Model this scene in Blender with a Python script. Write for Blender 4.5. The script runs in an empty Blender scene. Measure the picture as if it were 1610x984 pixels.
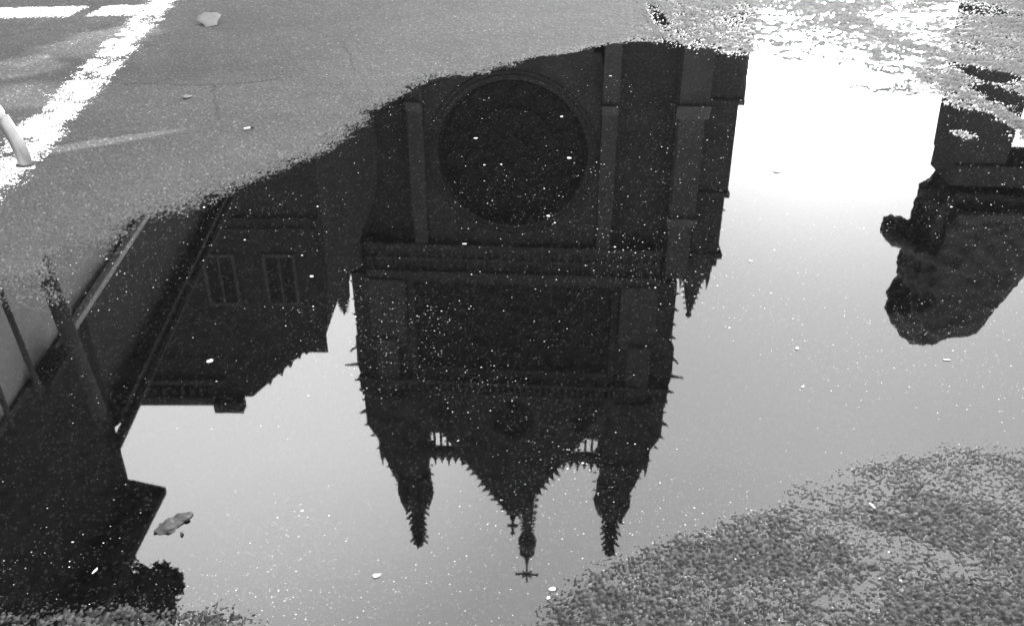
import bpy, math, random
import numpy as np
from mathutils import Vector, Matrix, noise as mnoise

R = math.radians
C = bpy.context.scene.collection
sc = bpy.context.scene
rnd = random.Random(7)

# ------------------------------------------------------------------ camera, sky, sun, exposure
H = 1.2                                     # eye height of the crouched photographer
PITCH = 29.1
cam_d = bpy.data.cameras.new('camera')
cam = bpy.data.objects.new('camera', cam_d); C.objects.link(cam)
cam.location = (0, 0, H); cam.rotation_euler = (R(90-PITCH), 0, 0)
cam_d.sensor_width = 36; cam_d.lens = 31.98; cam_d.clip_start = .05; cam_d.clip_end = 3000
sc.camera = cam
SUN_AZ, SUN_EL = 19.0, 12.0                  # degrees right of straight ahead, above the horizon
w = bpy.data.worlds.new('World'); sc.world = w; w.use_nodes = True
nt = w.node_tree; nt.nodes.clear()
def wn(t, **k):
    n = nt.nodes.new(t)
    for a, b in k.items(): setattr(n, a, b)
    return n
L = nt.links.new
out = wn('ShaderNodeOutputWorld')
sky = wn('ShaderNodeTexSky', sky_type='NISHITA', sun_disc=False)
sky.sun_elevation = R(SUN_EL); sky.sun_rotation = R(SUN_AZ); sky.dust_density = 3; sky.air_density = 1
bw = wn('ShaderNodeRGBToBW'); L(sky.outputs[0], bw.inputs[0])      # black-and-white film
b1 = wn('ShaderNodeBackground'); b1.inputs[1].default_value = .05; L(bw.outputs[0], b1.inputs[0])
# thin even cloud layer
tc = wn('ShaderNodeTexCoord'); sep = wn('ShaderNodeSeparateXYZ'); L(tc.outputs['Generated'], sep.inputs[0])
ramp = wn('ShaderNodeValToRGB'); L(sep.outputs[2], ramp.inputs[0])
el = ramp.color_ramp.elements
el[0].position = 0; el[0].color = (.78,)*3+(1,)
el[1].position = 1; el[1].color = (.80,)*3+(1,)
for p, v in ((.2, .50), (.33, .30), (.45, .52), (.53, .72), (.6, .90), (.68, .9), (.76, .86)):
    e = el.new(p); e.color = (v,)*3+(1,)
nz = wn('ShaderNodeTexNoise'); nz.inputs['Scale'].default_value = 2.2; nz.inputs['Detail'].default_value = 4
L(tc.outputs['Generated'], nz.inputs['Vector'])
mr = wn('ShaderNodeMapRange'); L(nz.outputs[0], mr.inputs[0])
mr.inputs[1].default_value = .3; mr.inputs[2].default_value = .7; mr.inputs[3].default_value = .92; mr.inputs[4].default_value = 1.08
# veil of cloud lit through from behind round the sun
dt = wn('ShaderNodeVectorMath', operation='DOT_PRODUCT'); L(tc.outputs['Generated'], dt.inputs[0])
sd = Vector((math.sin(R(SUN_AZ))*math.cos(R(SUN_EL)), math.cos(R(SUN_AZ))*math.cos(R(SUN_EL)), math.sin(R(SUN_EL))))
dt.inputs[1].default_value = sd
gl = wn('ShaderNodeMapRange', interpolation_type='SMOOTHSTEP'); L(dt.outputs['Value'], gl.inputs[0])
gl.inputs[1].default_value = math.cos(R(9)); gl.inputs[2].default_value = math.cos(R(2)); gl.inputs[3].default_value = 0; gl.inputs[4].default_value = .6
dt2 = wn('ShaderNodeVectorMath', operation='DOT_PRODUCT'); L(tc.outputs['Generated'], dt2.inputs[0])      # brighter thin patch of cloud
dt2.inputs[1].default_value = (math.sin(R(-20))*math.cos(R(30)), math.cos(R(-20))*math.cos(R(30)), math.sin(R(30)))
g2 = wn('ShaderNodeMapRange', interpolation_type='SMOOTHSTEP'); L(dt2.outputs['Value'], g2.inputs[0])
g2.inputs[1].default_value = math.cos(R(22)); g2.inputs[2].default_value = math.cos(R(2)); g2.inputs[3].default_value = 0; g2.inputs[4].default_value = .55
mm = wn('ShaderNodeMath', operation='MULTIPLY'); L(ramp.outputs[0], mm.inputs[0]); L(mr.outputs[0], mm.inputs[1])
ma = wn('ShaderNodeMath', operation='ADD'); L(mm.outputs[0], ma.inputs[0]); L(gl.outputs[0], ma.inputs[1])
b2 = wn('ShaderNodeBackground'); b2.inputs[1].default_value = 2.0; mb_ = wn('ShaderNodeMath', operation='ADD'); L(ma.outputs[0], mb_.inputs[0]); L(g2.outputs[0], mb_.inputs[1]); L(mb_.outputs[0], b2.inputs[0])
ad = wn('ShaderNodeAddShader'); L(b1.outputs[0], ad.inputs[0]); L(b2.outputs[0], ad.inputs[1]); L(ad.outputs[0], out.inputs[0])
sun_d = bpy.data.lights.new('sun', 'SUN'); sun = bpy.data.objects.new('sun', sun_d); C.objects.link(sun)
sun_d.energy = 1.6; sun_d.angle = R(10); sun_d.color = (1, 1, 1)
sun.rotation_euler = (-sd).to_track_quat('-Z', 'Y').to_euler()
sc.view_settings.view_transform = 'Standard'; sc.view_settings.look = 'None'
sc.view_settings.gamma = 1; sc.view_settings.exposure = 1.35; sc.view_settings.use_curve_mapping = False
sc.cycles.max_bounces = 6; sc.cycles.transparent_max_bounces = 8; sc.cycles.sample_clamp_indirect = 6

# ------------------------------------------------------------------ materials (all neutral greys: black-and-white photograph)
def mat(name, base, rough=.8, metal=0, var=.25, scale=3., bump=.0, bscale=None, attr=None, spec=.5, brick=None):
    m = bpy.data.materials.new(name); m.use_nodes = True
    t = m.node_tree; n = t.nodes; p = n['Principled BSDF']; l = t.links.new
    p.inputs['Roughness'].default_value = rough; p.inputs['Metallic'].default_value = metal
    p.inputs['Specular IOR Level'].default_value = spec
    co = n.new('ShaderNodeTexCoord')
    nz = n.new('ShaderNodeTexNoise'); nz.inputs['Scale'].default_value = scale; nz.inputs['Detail'].default_value = 6
    nz.inputs['Roughness'].default_value = .65
    l(co.outputs['Object'], nz.inputs['Vector'])
    mr = n.new('ShaderNodeMapRange'); l(nz.outputs[0], mr.inputs[0])
    mr.inputs[1].default_value = .25; mr.inputs[2].default_value = .75
    mr.inputs[3].default_value = base*(1-var); mr.inputs[4].default_value = base*(1+var)
    src = mr.outputs[0]
    if brick:
        bk = n.new('ShaderNodeTexBrick'); mp = n.new('ShaderNodeMapping'); mp.inputs['Rotation'].default_value = (R(90), 0, 0)
        l(co.outputs['Object'], mp.inputs[0]); l(mp.outputs[0], bk.inputs['Vector'])
        bk.inputs['Scale'].default_value = brick; bk.inputs['Mortar Size'].default_value = .015
        bk.inputs['Color1'].default_value = (.93,)*3+(1,); bk.inputs['Color2'].default_value = (1.07,)*3+(1,); bk.inputs['Mortar'].default_value = (.8,)*3+(1,)
        mu = n.new('ShaderNodeMath'); mu.operation = 'MULTIPLY'; l(src, mu.inputs[0]); l(bk.outputs[0], mu.inputs[1]); src = mu.outputs[0]
    if attr:
        at = n.new('ShaderNodeAttribute'); at.attribute_name = attr
        mu = n.new('ShaderNodeMath'); mu.operation = 'MULTIPLY'; l(src, mu.inputs[0]); l(at.outputs['Fac'], mu.inputs[1]); src = mu.outputs[0]
    l(src, p.inputs['Base Color'])
    if bump:
        nb = n.new('ShaderNodeTexNoise'); nb.inputs['Scale'].default_value = bscale or scale*4; nb.inputs['Detail'].default_value = 5
        l(co.outputs['Object'], nb.inputs['Vector'])
        bp = n.new('ShaderNodeBump'); bp.inputs['Strength'].default_value = .6; bp.inputs['Distance'].default_value = bump
        l(nb.outputs[0], bp.inputs['Height']); l(bp.outputs[0], p.inputs['Normal'])
    return m
M = dict(
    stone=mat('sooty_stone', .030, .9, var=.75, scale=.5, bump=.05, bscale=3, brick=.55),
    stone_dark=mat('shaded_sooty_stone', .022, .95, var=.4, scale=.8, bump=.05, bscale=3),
    stone_pale=mat('skylit_stone', .052, .9, var=.3, scale=.6, bump=.03, bscale=3, brick=.55),  # paler on pilasters and buttresses: the sky light they catch put into the colour
    carve=mat('carved_stone', .036, .9, var=.5, scale=1.2, bump=.03, bscale=5),
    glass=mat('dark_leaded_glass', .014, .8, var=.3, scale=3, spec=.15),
    lead=mat('lead_roof', .05, .6, var=.3, scale=1.),
    plaster=mat('pale_render', .55, .85, var=.15, scale=.7, bump=.01),
    timber=mat('dark_painted_timber', .045, .7, var=.4, scale=2.),
    white=mat('white_painted_trim', .6, .6, var=.12, scale=3),
    slate=mat('roof_slate', .05, .7, var=.4, scale=2.5, bump=.02),
    bronze=mat('dark_bronze', .022, .55, var=.5, scale=4, bump=.03, bscale=8),
    granite=mat('dark_granite', .03, .8, var=.35, scale=9),
    leaf=mat('dark_leaves', .04, .7, var=.4, scale=3),
    bark=mat('bark', .05, .9, var=.3, scale=8),
    galv=mat('galvanised_steel', .30, .40, metal=.9, var=.18, scale=22, bump=.0006, bscale=90),
    rubber=mat('black_sealant', .02, .7, var=.3, scale=30),
    pebble=mat('wet_stone', .026, .6, var=.8, scale=48, bump=.003, bscale=90),
    paleflake=mat('pale_flake', .45, .6, var=.2, scale=60),
    dryleaf=mat('pale_dry_leaf', .11, .7, var=.2, scale=40, bump=.002, bscale=60),
    butt=mat('cigarette_paper', .5, .8, var=.15, scale=120),
    twig=mat('dark_twig', .02, .8, var=.3, scale=60),
)

# ------------------------------------------------------------------ helpers
def tag(o, label=None, cat=None, group=None, kind=None):
    if label: o['label'] = label
    if cat: o['category'] = cat
    if group: o['group'] = group
    if kind: o['kind'] = kind
    return o
def empty(name, loc=(0, 0, 0), rz=0):
    o = bpy.data.objects.new(name, None); C.objects.link(o)
    o.location = loc; o.rotation_euler = (0, 0, rz); o.empty_display_size = .1
    return o
class MB:
    def __init__(s): s.v = []; s.f = []
    def add(s, vs, fs):
        k = len(s.v); s.v += [tuple(p) for p in vs]; s.f += [tuple(i+k for i in f) for f in fs]; return s
    def box(s, x0, x1, y0, y1, z0, z1, tx=0, ty=0):          # tx, ty: taper at the top
        return s.add([(x0,y0,z0),(x1,y0,z0),(x1,y1,z0),(x0,y1,z0),(x0+tx,y0+ty,z1),(x1-tx,y0+ty,z1),(x1-tx,y1-ty,z1),(x0+tx,y1-ty,z1)],
                     [(3,2,1,0),(4,5,6,7),(0,1,5,4),(1,2,6,5),(2,3,7,6),(3,0,4,7)])
    def prism_xz(s, poly, y0, y1):                            # outline in x,z extruded along y
        n = len(poly)
        return s.add([(x,y0,z) for x,z in poly]+[(x,y1,z) for x,z in poly],
                     [tuple(range(n)), tuple(range(2*n-1,n-1,-1))]+[(i,i+n,(i+1)%n+n,(i+1)%n) for i in range(n)])
    def prism_xy(s, poly, z0, z1, top=None):
        n = len(poly); tp = top or poly
        return s.add([(x,y,z0) for x,y in poly]+[(x,y,z1) for x,y in tp],
                     [tuple(range(n-1,-1,-1)), tuple(range(n,2*n))]+[(i,(i+1)%n,(i+1)%n+n,i+n) for i in range(n)])
    def loft(s, cx, cy, secs, n=8, rot=None):                 # secs: (z, radius)
        rot = math.pi/n if rot is None else rot
        vs = []; fs = []
        for z, r in secs:
            for i in range(n):
                a = rot+2*math.pi*i/n; vs.append((cx+r*math.cos(a), cy+r*math.sin(a), z))
        for k in range(len(secs)-1):
            for i in range(n):
                j = (i+1) % n; fs.append((k*n+i, k*n+j, (k+1)*n+j, (k+1)*n+i))
        fs += [tuple(range(n-1,-1,-1)), tuple(range((len(secs)-1)*n, len(secs)*n))]
        return s.add(vs, fs)
    def tube(s, pts, r, n=8, r1=None):
        pts = [Vector(p) for p in pts]; k = len(pts); vs = []; fs = []
        up = Vector((0, 0, 1))
        for i, p in enumerate(pts):
            d = (pts[min(i+1,k-1)]-pts[max(i-1,0)]).normalized()
            a = d.cross(up if abs(d.z) < .9 else Vector((0,1,0))).normalized(); b = a.cross(d)
            rr = r if r1 is None else r+(r1-r)*i/(k-1)
            for j in range(n):
                t = 2*math.pi*j/n+math.pi/n; vs.append(p+a*math.cos(t)*rr+b*math.sin(t)*rr)
        for i in range(k-1):
            for j in range(n):
                q = (j+1) % n; fs.append((i*n+j, i*n+q, (i+1)*n+q, (i+1)*n+j))
        fs += [tuple(range(n-1,-1,-1)), tuple(range((k-1)*n, k*n))]
        return s.add(vs, fs)
    def crocket(s, x, y, z, dx, dz, size):                    # little leaf knob pointing out
        d = Vector((dx, 0, dz)).normalized(); u = Vector((-d.z, 0, d.x)); b = Vector((0, 1, 0))
        o = Vector((x, y, z)); a = size*.42
        return s.add([o+u*a, o+b*a, o-u*a, o-b*a, o+d*size*1.1+u*a*.5, o+d*size*.55+u*a*.9, o-d*size*.3],
                     [(0,1,4),(1,2,4),(2,3,4),(3,0,4),(1,0,6),(2,1,6),(3,2,6),(0,3,6)])
    def holed(s, border, hole, centre, y, depth):             # wall face with an opening and its reveal; border star shaped round centre
        n = len(hole); cx, cz = centre; vs = []
        def edge(hx, hz):
            dx, dz = hx-cx, hz-cz; best = None
            for i in range(len(border)):
                x1, z1 = border[i]; x2, z2 = border[(i+1) % len(border)]
                ex, ez = x2-x1, z2-z1; den = dx*ez-dz*ex
                if abs(den) < 1e-9: continue
                t = ((x1-cx)*ez-(z1-cz)*ex)/den; q = ((x1-cx)*dz-(z1-cz)*dx)/den
                if t > 0 and -1e-6 <= q <= 1+1e-6 and (best is None or t < best): best = t
            return cx+dx*best, cz+dz*best
        vs += [(x, y, z) for x, z in hole]
        vs += [(e[0], y, e[1]) for e in (edge(*h) for h in hole)]
        vs += [(x, y+depth, z) for x, z in hole]
        fs = [(i, (i+1) % n, (i+1) % n+n, i+n) for i in range(n)]+[(i, i+2*n, (i+1) % n+2*n, (i+1) % n) for i in range(n)]
        return s.add(vs, fs)
    def build(s, name, m, parent=None, smooth=False, bevel=0):
        me = bpy.data.meshes.new(name); me.from_pydata(s.v, [], s.f); me.validate(); me.update()
        if smooth:
            for p in me.polygons: p.use_smooth = True
        me.materials.append(m)
        o = bpy.data.objects.new(name, me); C.objects.link(o); o.parent = parent
        if bevel:
            b = o.modifiers.new('bevel', 'BEVEL'); b.width = bevel; b.segments = 2
        return o
def circle(cx, cz, r, n=48): return [(cx+r*math.cos(2*math.pi*i/n), cz+r*math.sin(2*math.pi*i/n)) for i in range(n)]
def lancet(cx, z0, hw, zs, n=10, sharp=1.0):
    """pointed arch outline: jambs from z0 to the springing zs, arcs of radius 2*hw*sharp above"""
    r = 2*hw*sharp; out = [(cx-hw, z0), (cx+hw, z0)]
    ht = math.sqrt(r*r-(r-hw)**2); a1 = math.atan2(ht, r-hw)
    out += [(cx+hw-r+r*math.cos(a1*i/n), zs+r*math.sin(a1*i/n)) for i in range(n+1)]
    out += [(cx-hw+r-r*math.cos(a1*i/n), zs+r*math.sin(a1*i/n)) for i in range(n-1, -1, -1)]
    return out

# ------------------------------------------------------------------ noise in numpy
def hash2(ix, iy, k):
    h = (ix.astype(np.int64)*374761393+iy.astype(np.int64)*668265263+k*1442695041) & 0xffffffff
    h = ((h ^ (h >> 13))*1274126177) & 0xffffffff
    h = ((h ^ (h >> 16))*2246822519) & 0xffffffff
    return ((h ^ (h >> 15)) & 0xffffff)/float(0x1000000)
def vnoise(x, y, k=0):
    ix = np.floor(x); iy = np.floor(y); fx = x-ix; fy = y-iy
    fx = fx*fx*(3-2*fx); fy = fy*fy*(3-2*fy)
    a = hash2(ix, iy, k); b = hash2(ix+1, iy, k); c = hash2(ix, iy+1, k); d = hash2(ix+1, iy+1, k)
    return (a*(1-fx)+b*fx)*(1-fy)+(c*(1-fx)+d*fx)*fy
def fbm(x, y, f, oct=4, k=0):
    s = 0; a = .5; t = 0
    for o in range(oct):
        s = s+a*vnoise(x*f+17.3*o, y*f-9.1*o, k+o); t += a; a *= .5; f *= 2.03
    return s/t
def worley(x, y, size, k):
    gx = x/size; gy = y/size; ix = np.floor(gx); iy = np.floor(gy)
    f1 = np.full(x.shape, 9.); f2 = np.full(x.shape, 9.); idv = np.zeros(x.shape)
    for dx in (-1, 0, 1):
        for dy in (-1, 0, 1):
            cx = ix+dx; cy = iy+dy
            d = (cx+.1+.8*hash2(cx, cy, k)-gx)**2+(cy+.1+.8*hash2(cx, cy, k+1)-gy)**2
            m = d < f1
            f2 = np.where(m, f1, np.minimum(f2, d)); idv = np.where(m, hash2(cx, cy, k+2), idv); f1 = np.where(m, d, f1)
    return np.sqrt(f1), np.sqrt(f2), idv

# ------------------------------------------------------------------ ground: survey of the puddle's shore in metres
def gp(px, py):
    """ground point of a surveyed spot (spot list kept in the units of the 1610-wide survey sheet)"""
    x = (px-805)/1430.; y = (py-492)/1430.; p = R(PITCH)
    t = H/(math.sin(p)+y*math.cos(p)); return (x*t, (math.cos(p)-y*math.sin(p))*t)
SHORE = [gp(*p) for p in [(-260,470),(-60,468),(20,462),(70,446),(110,428),(150,398),(190,375),(225,352),(262,340),(300,334),(335,312),(370,292),(420,276),(470,256),(520,244),
    (545,215),(575,192),(600,168),(640,146),(690,126),(745,116),(800,106),(850,95),(900,80),(960,70),(1010,64),(1070,66),(1130,76),(1180,88),
    (1240,94),(1300,99),(1350,106),(1400,116),(1440,136),(1480,158),(1520,168),(1560,176),(1600,205),(1640,260),(1720,420),(1800,600),
    (1740,696),(1610,712),(1540,714),(1480,720),(1410,734),(1370,754),(1300,782),(1250,806),(1200,828),(1120,856),(1040,888),(970,922),(910,962),(870,998),
    (700,1040),(420,1000),(360,972),(300,966),(220,962),(140,966),(60,978),(-20,975),(-300,1010)]]
def shore_dist(x, y):
    best = np.full(x.shape, 1e9); inside = np.zeros(x.shape, bool); n = len(SHORE)
    for i in range(n):
        x1, y1 = SHORE[i]; x2, y2 = SHORE[(i+1) % n]
        ex, ey = x2-x1, y2-y1; L2 = ex*ex+ey*ey
        t = np.clip(((x-x1)*ex+(y-y1)*ey)/L2, 0, 1)
        best = np.minimum(best, (x-x1-t*ex)**2+(y-y1-t*ey)**2)
        c = ((y1 > y) != (y2 > y)) & (x < ex*(y-y1)/(ey if ey else 1e-9)+x1); inside ^= c
    return np.where(inside, -1, 1)*np.sqrt(best)
AMP = .0056
# local rises and hollows of the surface: centre, radii, level in mm, turn
BLOBS = []
def blob(px, py, rx, ry, lv, ang=0):
    c = gp(px, py); BLOBS.append((c[0], c[1], rx, ry, lv*.001, ang))
# wet low ground beyond the far right shore (film of water between the stones)
for a_ in [(1100,45,.30,.6,2.6),(1170,50,.25,.6,2.0),(1230,40,.30,.6,1.5),(1210,-20,.40,.5,1.8),(1300,84,.36,.20,.9),(1380,-10,.4,.35,1.5),(1450,30,.34,.42,1.3),(1500,70,.18,.35,1.2,.4),
           (1335,60,.16,.55,3.0,.45),(1425,105,.26,.22,2.2),(1420,140,.30,.12,1.7),(1535,14,.22,.26,-2.2),(1555,118,.12,.20,-4.5,.3),(1590,160,.10,.34,-6),(1575,60,.22,.26,3.2),(1035,25,.05,.4,-1.4),(1038,-20,.08,.5,-2),
           (1550,168,.14,.10,1.5),(1618,205,.055,.28,5.5),(1516,212,.05,.07,1.8)]: blob(*a_)
# near right shore: very flat, stones stand out of a film
for a_ in [(1150,905,.30,.13,1.3,.3),(1060,950,.22,.10,1.0,.3),(1300,850,.20,.10,1.0,.3),(1380,930,.30,.09,.7),(1570,800,.25,.12,.9),(1420,860,.14,.035,.3,-.45),(1540,930,.16,.04,.5,-.45),(1480,745,.22,.05,.6),(1330,775,.12,.04,.2),(1590,960,.2,.05,1.2)]: blob(*a_)
# shallows along the left shore
for a_ in [(60,470,.10,.10,.6),(200,972,.16,.02,.9),(140,400,.12,.10,-.3)]: blob(*a_)
def macro(x, y):
    d = shore_dist(x, y)+(fbm(x, y, 2.2, 4, 31)-.5)*.13*np.clip(y/3, .35, 1.6)+(fbm(x, y, 14, 3, 32)-.5)*.05*np.clip(y/3, .2, 1.5)
    slope_in = .030+.012*(y > 3); near_right = 1/(1+np.exp(-(x*1.0+1.9-y)*6))*(y < 2.4)
    so = .024*(1-near_right)+.016*near_right
    h = np.where(d < 0, np.maximum(d*slope_in*1.6, -.0058), np.minimum(d*so, .0048-.0032*near_right))
    h = np.where(d < 0, h, h)
    for cx, cy, rx, ry, dh, a in BLOBS:
        dx = x-cx; dy = y-cy; c, s = math.cos(a), math.sin(a)
        q = ((dx*c+dy*s)/rx)**2+((-dx*s+dy*c)/ry)**2
        k = np.exp(-q*q*.7); h = h*(1-k)+dh*k
    h = h+(fbm(x, y, 9, 3, 77)-.5)*.0022+(fbm(x, y, 28, 3, 78)-.5)*.0012
    far_right = 1/(1+np.exp(-(x-.75)*9))*(y > 3.0)*(h > -.004)     # coarser, more open surface there
    h = h+far_right*((fbm(x, y, 38, 3, 79)-.5)*.010+(fbm(x, y, 11, 3, 80)-.5)*.006)
    return np.maximum(h, -.0075)
def grains(x, y):
    f1, f2, idc = worley(x, y, .0064, 3)
    g1, g2, idf = worley(x+.5, y, .0040, 11)
    dome = np.clip(1-f1*1.25, 0, 1)**.55*(.25+1.0*idc)
    fine = np.clip(1-g1*1.3, 0, 1)*(.5+.5*idf)
    h = .62*dome+.30*fine+.25*(fbm(x, y, 60, 2, 5)-.5)
    return h, idc, idf
rows = []; yy = .80; 
while yy < 9.0:
    rows.append(yy); yy += .0021*(yy/.95)**1.28 if yy < 3.2 else .0021*(3.2/.95)**1.28*(yy/3.2)**1.0
rows = np.array([-400, -60, -8, -1, .4, .7]+rows+[9.4, 11, 16, 30, 70, 200, 1500])
NC = 1150
cc = np.linspace(-1, 1, NC)
cols_out = np.array([8, 14, 40, 150, 1200.])
Wd = np.clip(rows, .8, 9)*.60+.22
X = cc[None, :]*Wd[:, None]
Lf = np.broadcast_to(-cols_out[::-1][None, :], (len(rows), 5)); Rt = np.broadcast_to(cols_out[None, :], (len(rows), 5))
X = np.concatenate([Lf, X, Rt], 1); Y = np.broadcast_to(rows[:, None], X.shape).copy()
xf = X.ravel(); yf = Y.ravel()
fine_zone = (np.abs(xf) < 7) & (yf > .75) & (yf < 9.2)
hm = macro(xf, yf)
hg, idc, idf = grains(xf, yf)
hm = np.where(fine_zone, hm, .006)
coarse = 1+1.3/(1+np.exp(-(xf-.8)*9))*(yf > 2.9)
Z = hm+np.where(fine_zone, AMP*coarse*(hg-.42), 0)
# tone of the stones and the stains that belong to the surface
tone = .62+.55*idc+.25*(idf-.5)
tone = np.where(idc > .965, 2.3, tone); tone = np.where(idf > .985, tone*2.2, tone)
tone *= .55+.62*fbm(xf, yf, 1.7, 4, 91)+.28*fbm(xf, yf, 11, 3, 92)
def stain(px, py, rx, ry, ang, gain, soft=3.0):
    global tone
    cx, cy = gp(px, py); dx = xf-cx; dy = yf-cy; c, s = math.cos(ang), math.sin(ang)
    q = np.sqrt(((dx*c+dy*s)/rx)**2+((-dx*s+dy*c)/ry)**2)+(fbm(xf, yf, 5, 4, int(px))-.5)*.9
    k = 1/(1+np.exp((q-1)*soft*5)); tone = tone*(1+(gain-1)*k)
stain(155,68,.24,.46,-.25,2.5); stain(22,110,.20,.24,0,2.3); stain(60,152,.27,.24,.15,2.3); stain(60,25,.6,.25,0,1.3)
stain(165,225,.34,.05,.55,2.5); stain(120,100,.9,.5,0,.70,1.2)
stain(1035,40,.07,.55,0,.45); stain(240,90,.1,.2,.3,1.3); stain(270,200,.6,.35,.2,.85,1.0)
# hair cracks
def crack(pts, wd=.004):
    global tone
    g = [gp(*p) for p in pts]; d = np.full(xf.shape, 9.)
    wx = xf+(fbm(xf, yf, 9, 3, 13)-.5)*.06; wy = yf+(fbm(xf, yf, 9, 3, 14)-.5)*.06
    for (x1, y1), (x2, y2) in zip(g[:-1], g[1:]):
        ex, ey = x2-x1, y2-y1; t = np.clip(((wx-x1)*ex+(wy-y1)*ey)/(ex*ex+ey*ey), 0, 1)
        d = np.minimum(d, np.hypot(wx-x1-t*ex, wy-y1-t*ey))
    tone = tone*np.where(d < wd, .55, 1)
crack([(200,132),(330,136),(440,128)], .012); crack([(330,136),(345,190)], .006); crack([(-10,62),(60,48),(140,52),(175,40)], .010); crack([(470,40),(540,70),(560,120)], .006)
# mud and damp under the water line darken the stones
wet = np.clip((.0016-Z)/.0022, 0, 1)
damp = np.clip((.0030-hm)/.0012, 0, 1)*np.clip((yf < 2.1)+(xf > .9)*(yf > 3), 0, 1)*fine_zone
tone = tone*np.where((damp > .3) & (yf < 2.3) & ((idc*7.31) % 1 < .30), .10, 1.25)
tone = tone*(1-.45*damp*np.clip(1.45-1.3*idc-.5*idf, .05, 1.2))
speck = np.where((idf > .93) & fine_zone, 3.0+6*(idf-.93)/.07, .25+.5*idc)
tone = tone*(1-wet)+(.30+.75*(idf-.5)**2+.35*(fbm(xf, yf, 55, 2, 41)-.5)+.16*speck)*wet
nr, ncx = X.shape
me = bpy.data.meshes.new('asphalt_ground')
vi = np.arange(nr*ncx, dtype=np.int32).reshape(nr, ncx)
quads = np.stack([vi[:-1, :-1], vi[:-1, 1:], vi[1:, 1:], vi[1:, :-1]], -1).reshape(-1, 4)
me.vertices.add(nr*ncx); me.vertices.foreach_set('co', np.stack([xf, yf, Z], 1).astype(np.float32).ravel())
me.loops.add(quads.size); me.loops.foreach_set('vertex_index', quads.ravel())
me.polygons.add(len(quads)); me.polygons.foreach_set('loop_start', np.arange(0, quads.size, 4, dtype=np.int32))
me.polygons.foreach_set('use_smooth', np.ones(len(quads), bool))
me.update(calc_edges=True)
at = me.attributes.new('tone', 'FLOAT', 'POINT'); at.data.foreach_set('value', tone.astype(np.float32))
at = me.attributes.new('wet', 'FLOAT', 'POINT'); at.data.foreach_set('value', np.clip((.0032-hm)/.0045, 0, 1).astype(np.float32))
at = me.attributes.new('sheen', 'FLOAT', 'POINT'); at.data.foreach_set('value', ((.45+.5*damp*(yf > 2.9))*(1-wet)*(1-.4*damp*(yf < 2.1))).astype(np.float32))
am = mat('asphalt', .034, .85, var=.22, scale=160, bump=.0012, bscale=420, attr='tone')
t = am.node_tree; pb = t.nodes['Principled BSDF']
aw = t.nodes.new('ShaderNodeAttribute'); aw.attribute_name = 'wet'
rr = t.nodes.new('ShaderNodeMapRange'); rr.inputs[3].default_value = .88; rr.inputs[4].default_value = .42
t.links.new(aw.outputs['Fac'], rr.inputs[0]); t.links.new(rr.outputs[0], pb.inputs['Roughness'])
asb = t.nodes.new('ShaderNodeAttribute'); asb.attribute_name = 'sheen'; t.links.new(asb.outputs['Fac'], pb.inputs['Specular IOR Level'])
me.materials.append(am)
ground = bpy.data.objects.new('asphalt_ground', me); C.objects.link(ground)
tag(ground, 'rough grey asphalt with wet and dry stones round the puddle', kind='structure')

# water: flat sheet that the stones pierce
wm = bpy.data.materials.new('puddle_water'); wm.use_nodes = True; t = wm.node_tree; t.nodes.clear()
o_ = t.nodes.new('ShaderNodeOutputMaterial'); mx = t.nodes.new('ShaderNodeMixShader'); fr = t.nodes.new('ShaderNodeFresnel')
tr = t.nodes.new('ShaderNodeBsdfTransparent'); gs = t.nodes.new('ShaderNodeBsdfGlossy')
gs.inputs['Roughness'].default_value = .017; gs.inputs['Color'].default_value = (1, 1, 1, 1); tr.inputs['Color'].default_value = (.72,)*3+(1,)
fr.inputs['IOR'].default_value = 1.6
co = t.nodes.new('ShaderNodeTexCoord'); nz = t.nodes.new('ShaderNodeTexNoise'); nz.inputs['Scale'].default_value = 9; nz.inputs['Detail'].default_value = 1
bp = t.nodes.new('ShaderNodeBump'); bp.inputs['Strength'].default_value = .35; bp.inputs['Distance'].default_value = .00003
t.links.new(co.outputs['Object'], nz.inputs['Vector']); t.links.new(nz.outputs[0], bp.inputs['Height']); t.links.new(bp.outputs[0], gs.inputs['Normal'])
t.links.new(fr.outputs[0], mx.inputs[0]); t.links.new(tr.outputs[0], mx.inputs[1]); t.links.new(gs.outputs[0], mx.inputs[2]); t.links.new(mx.outputs[0], o_.inputs[0])
water = MB().add([(-5, .82, 0), (5, .82, 0), (5, 8.8, 0), (-5, 8.8, 0)], [(0, 1, 2, 3)]).build('puddle_water', wm)
tag(water, 'still rain puddle mirroring the cathedral upside down', kind='structure')

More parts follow.
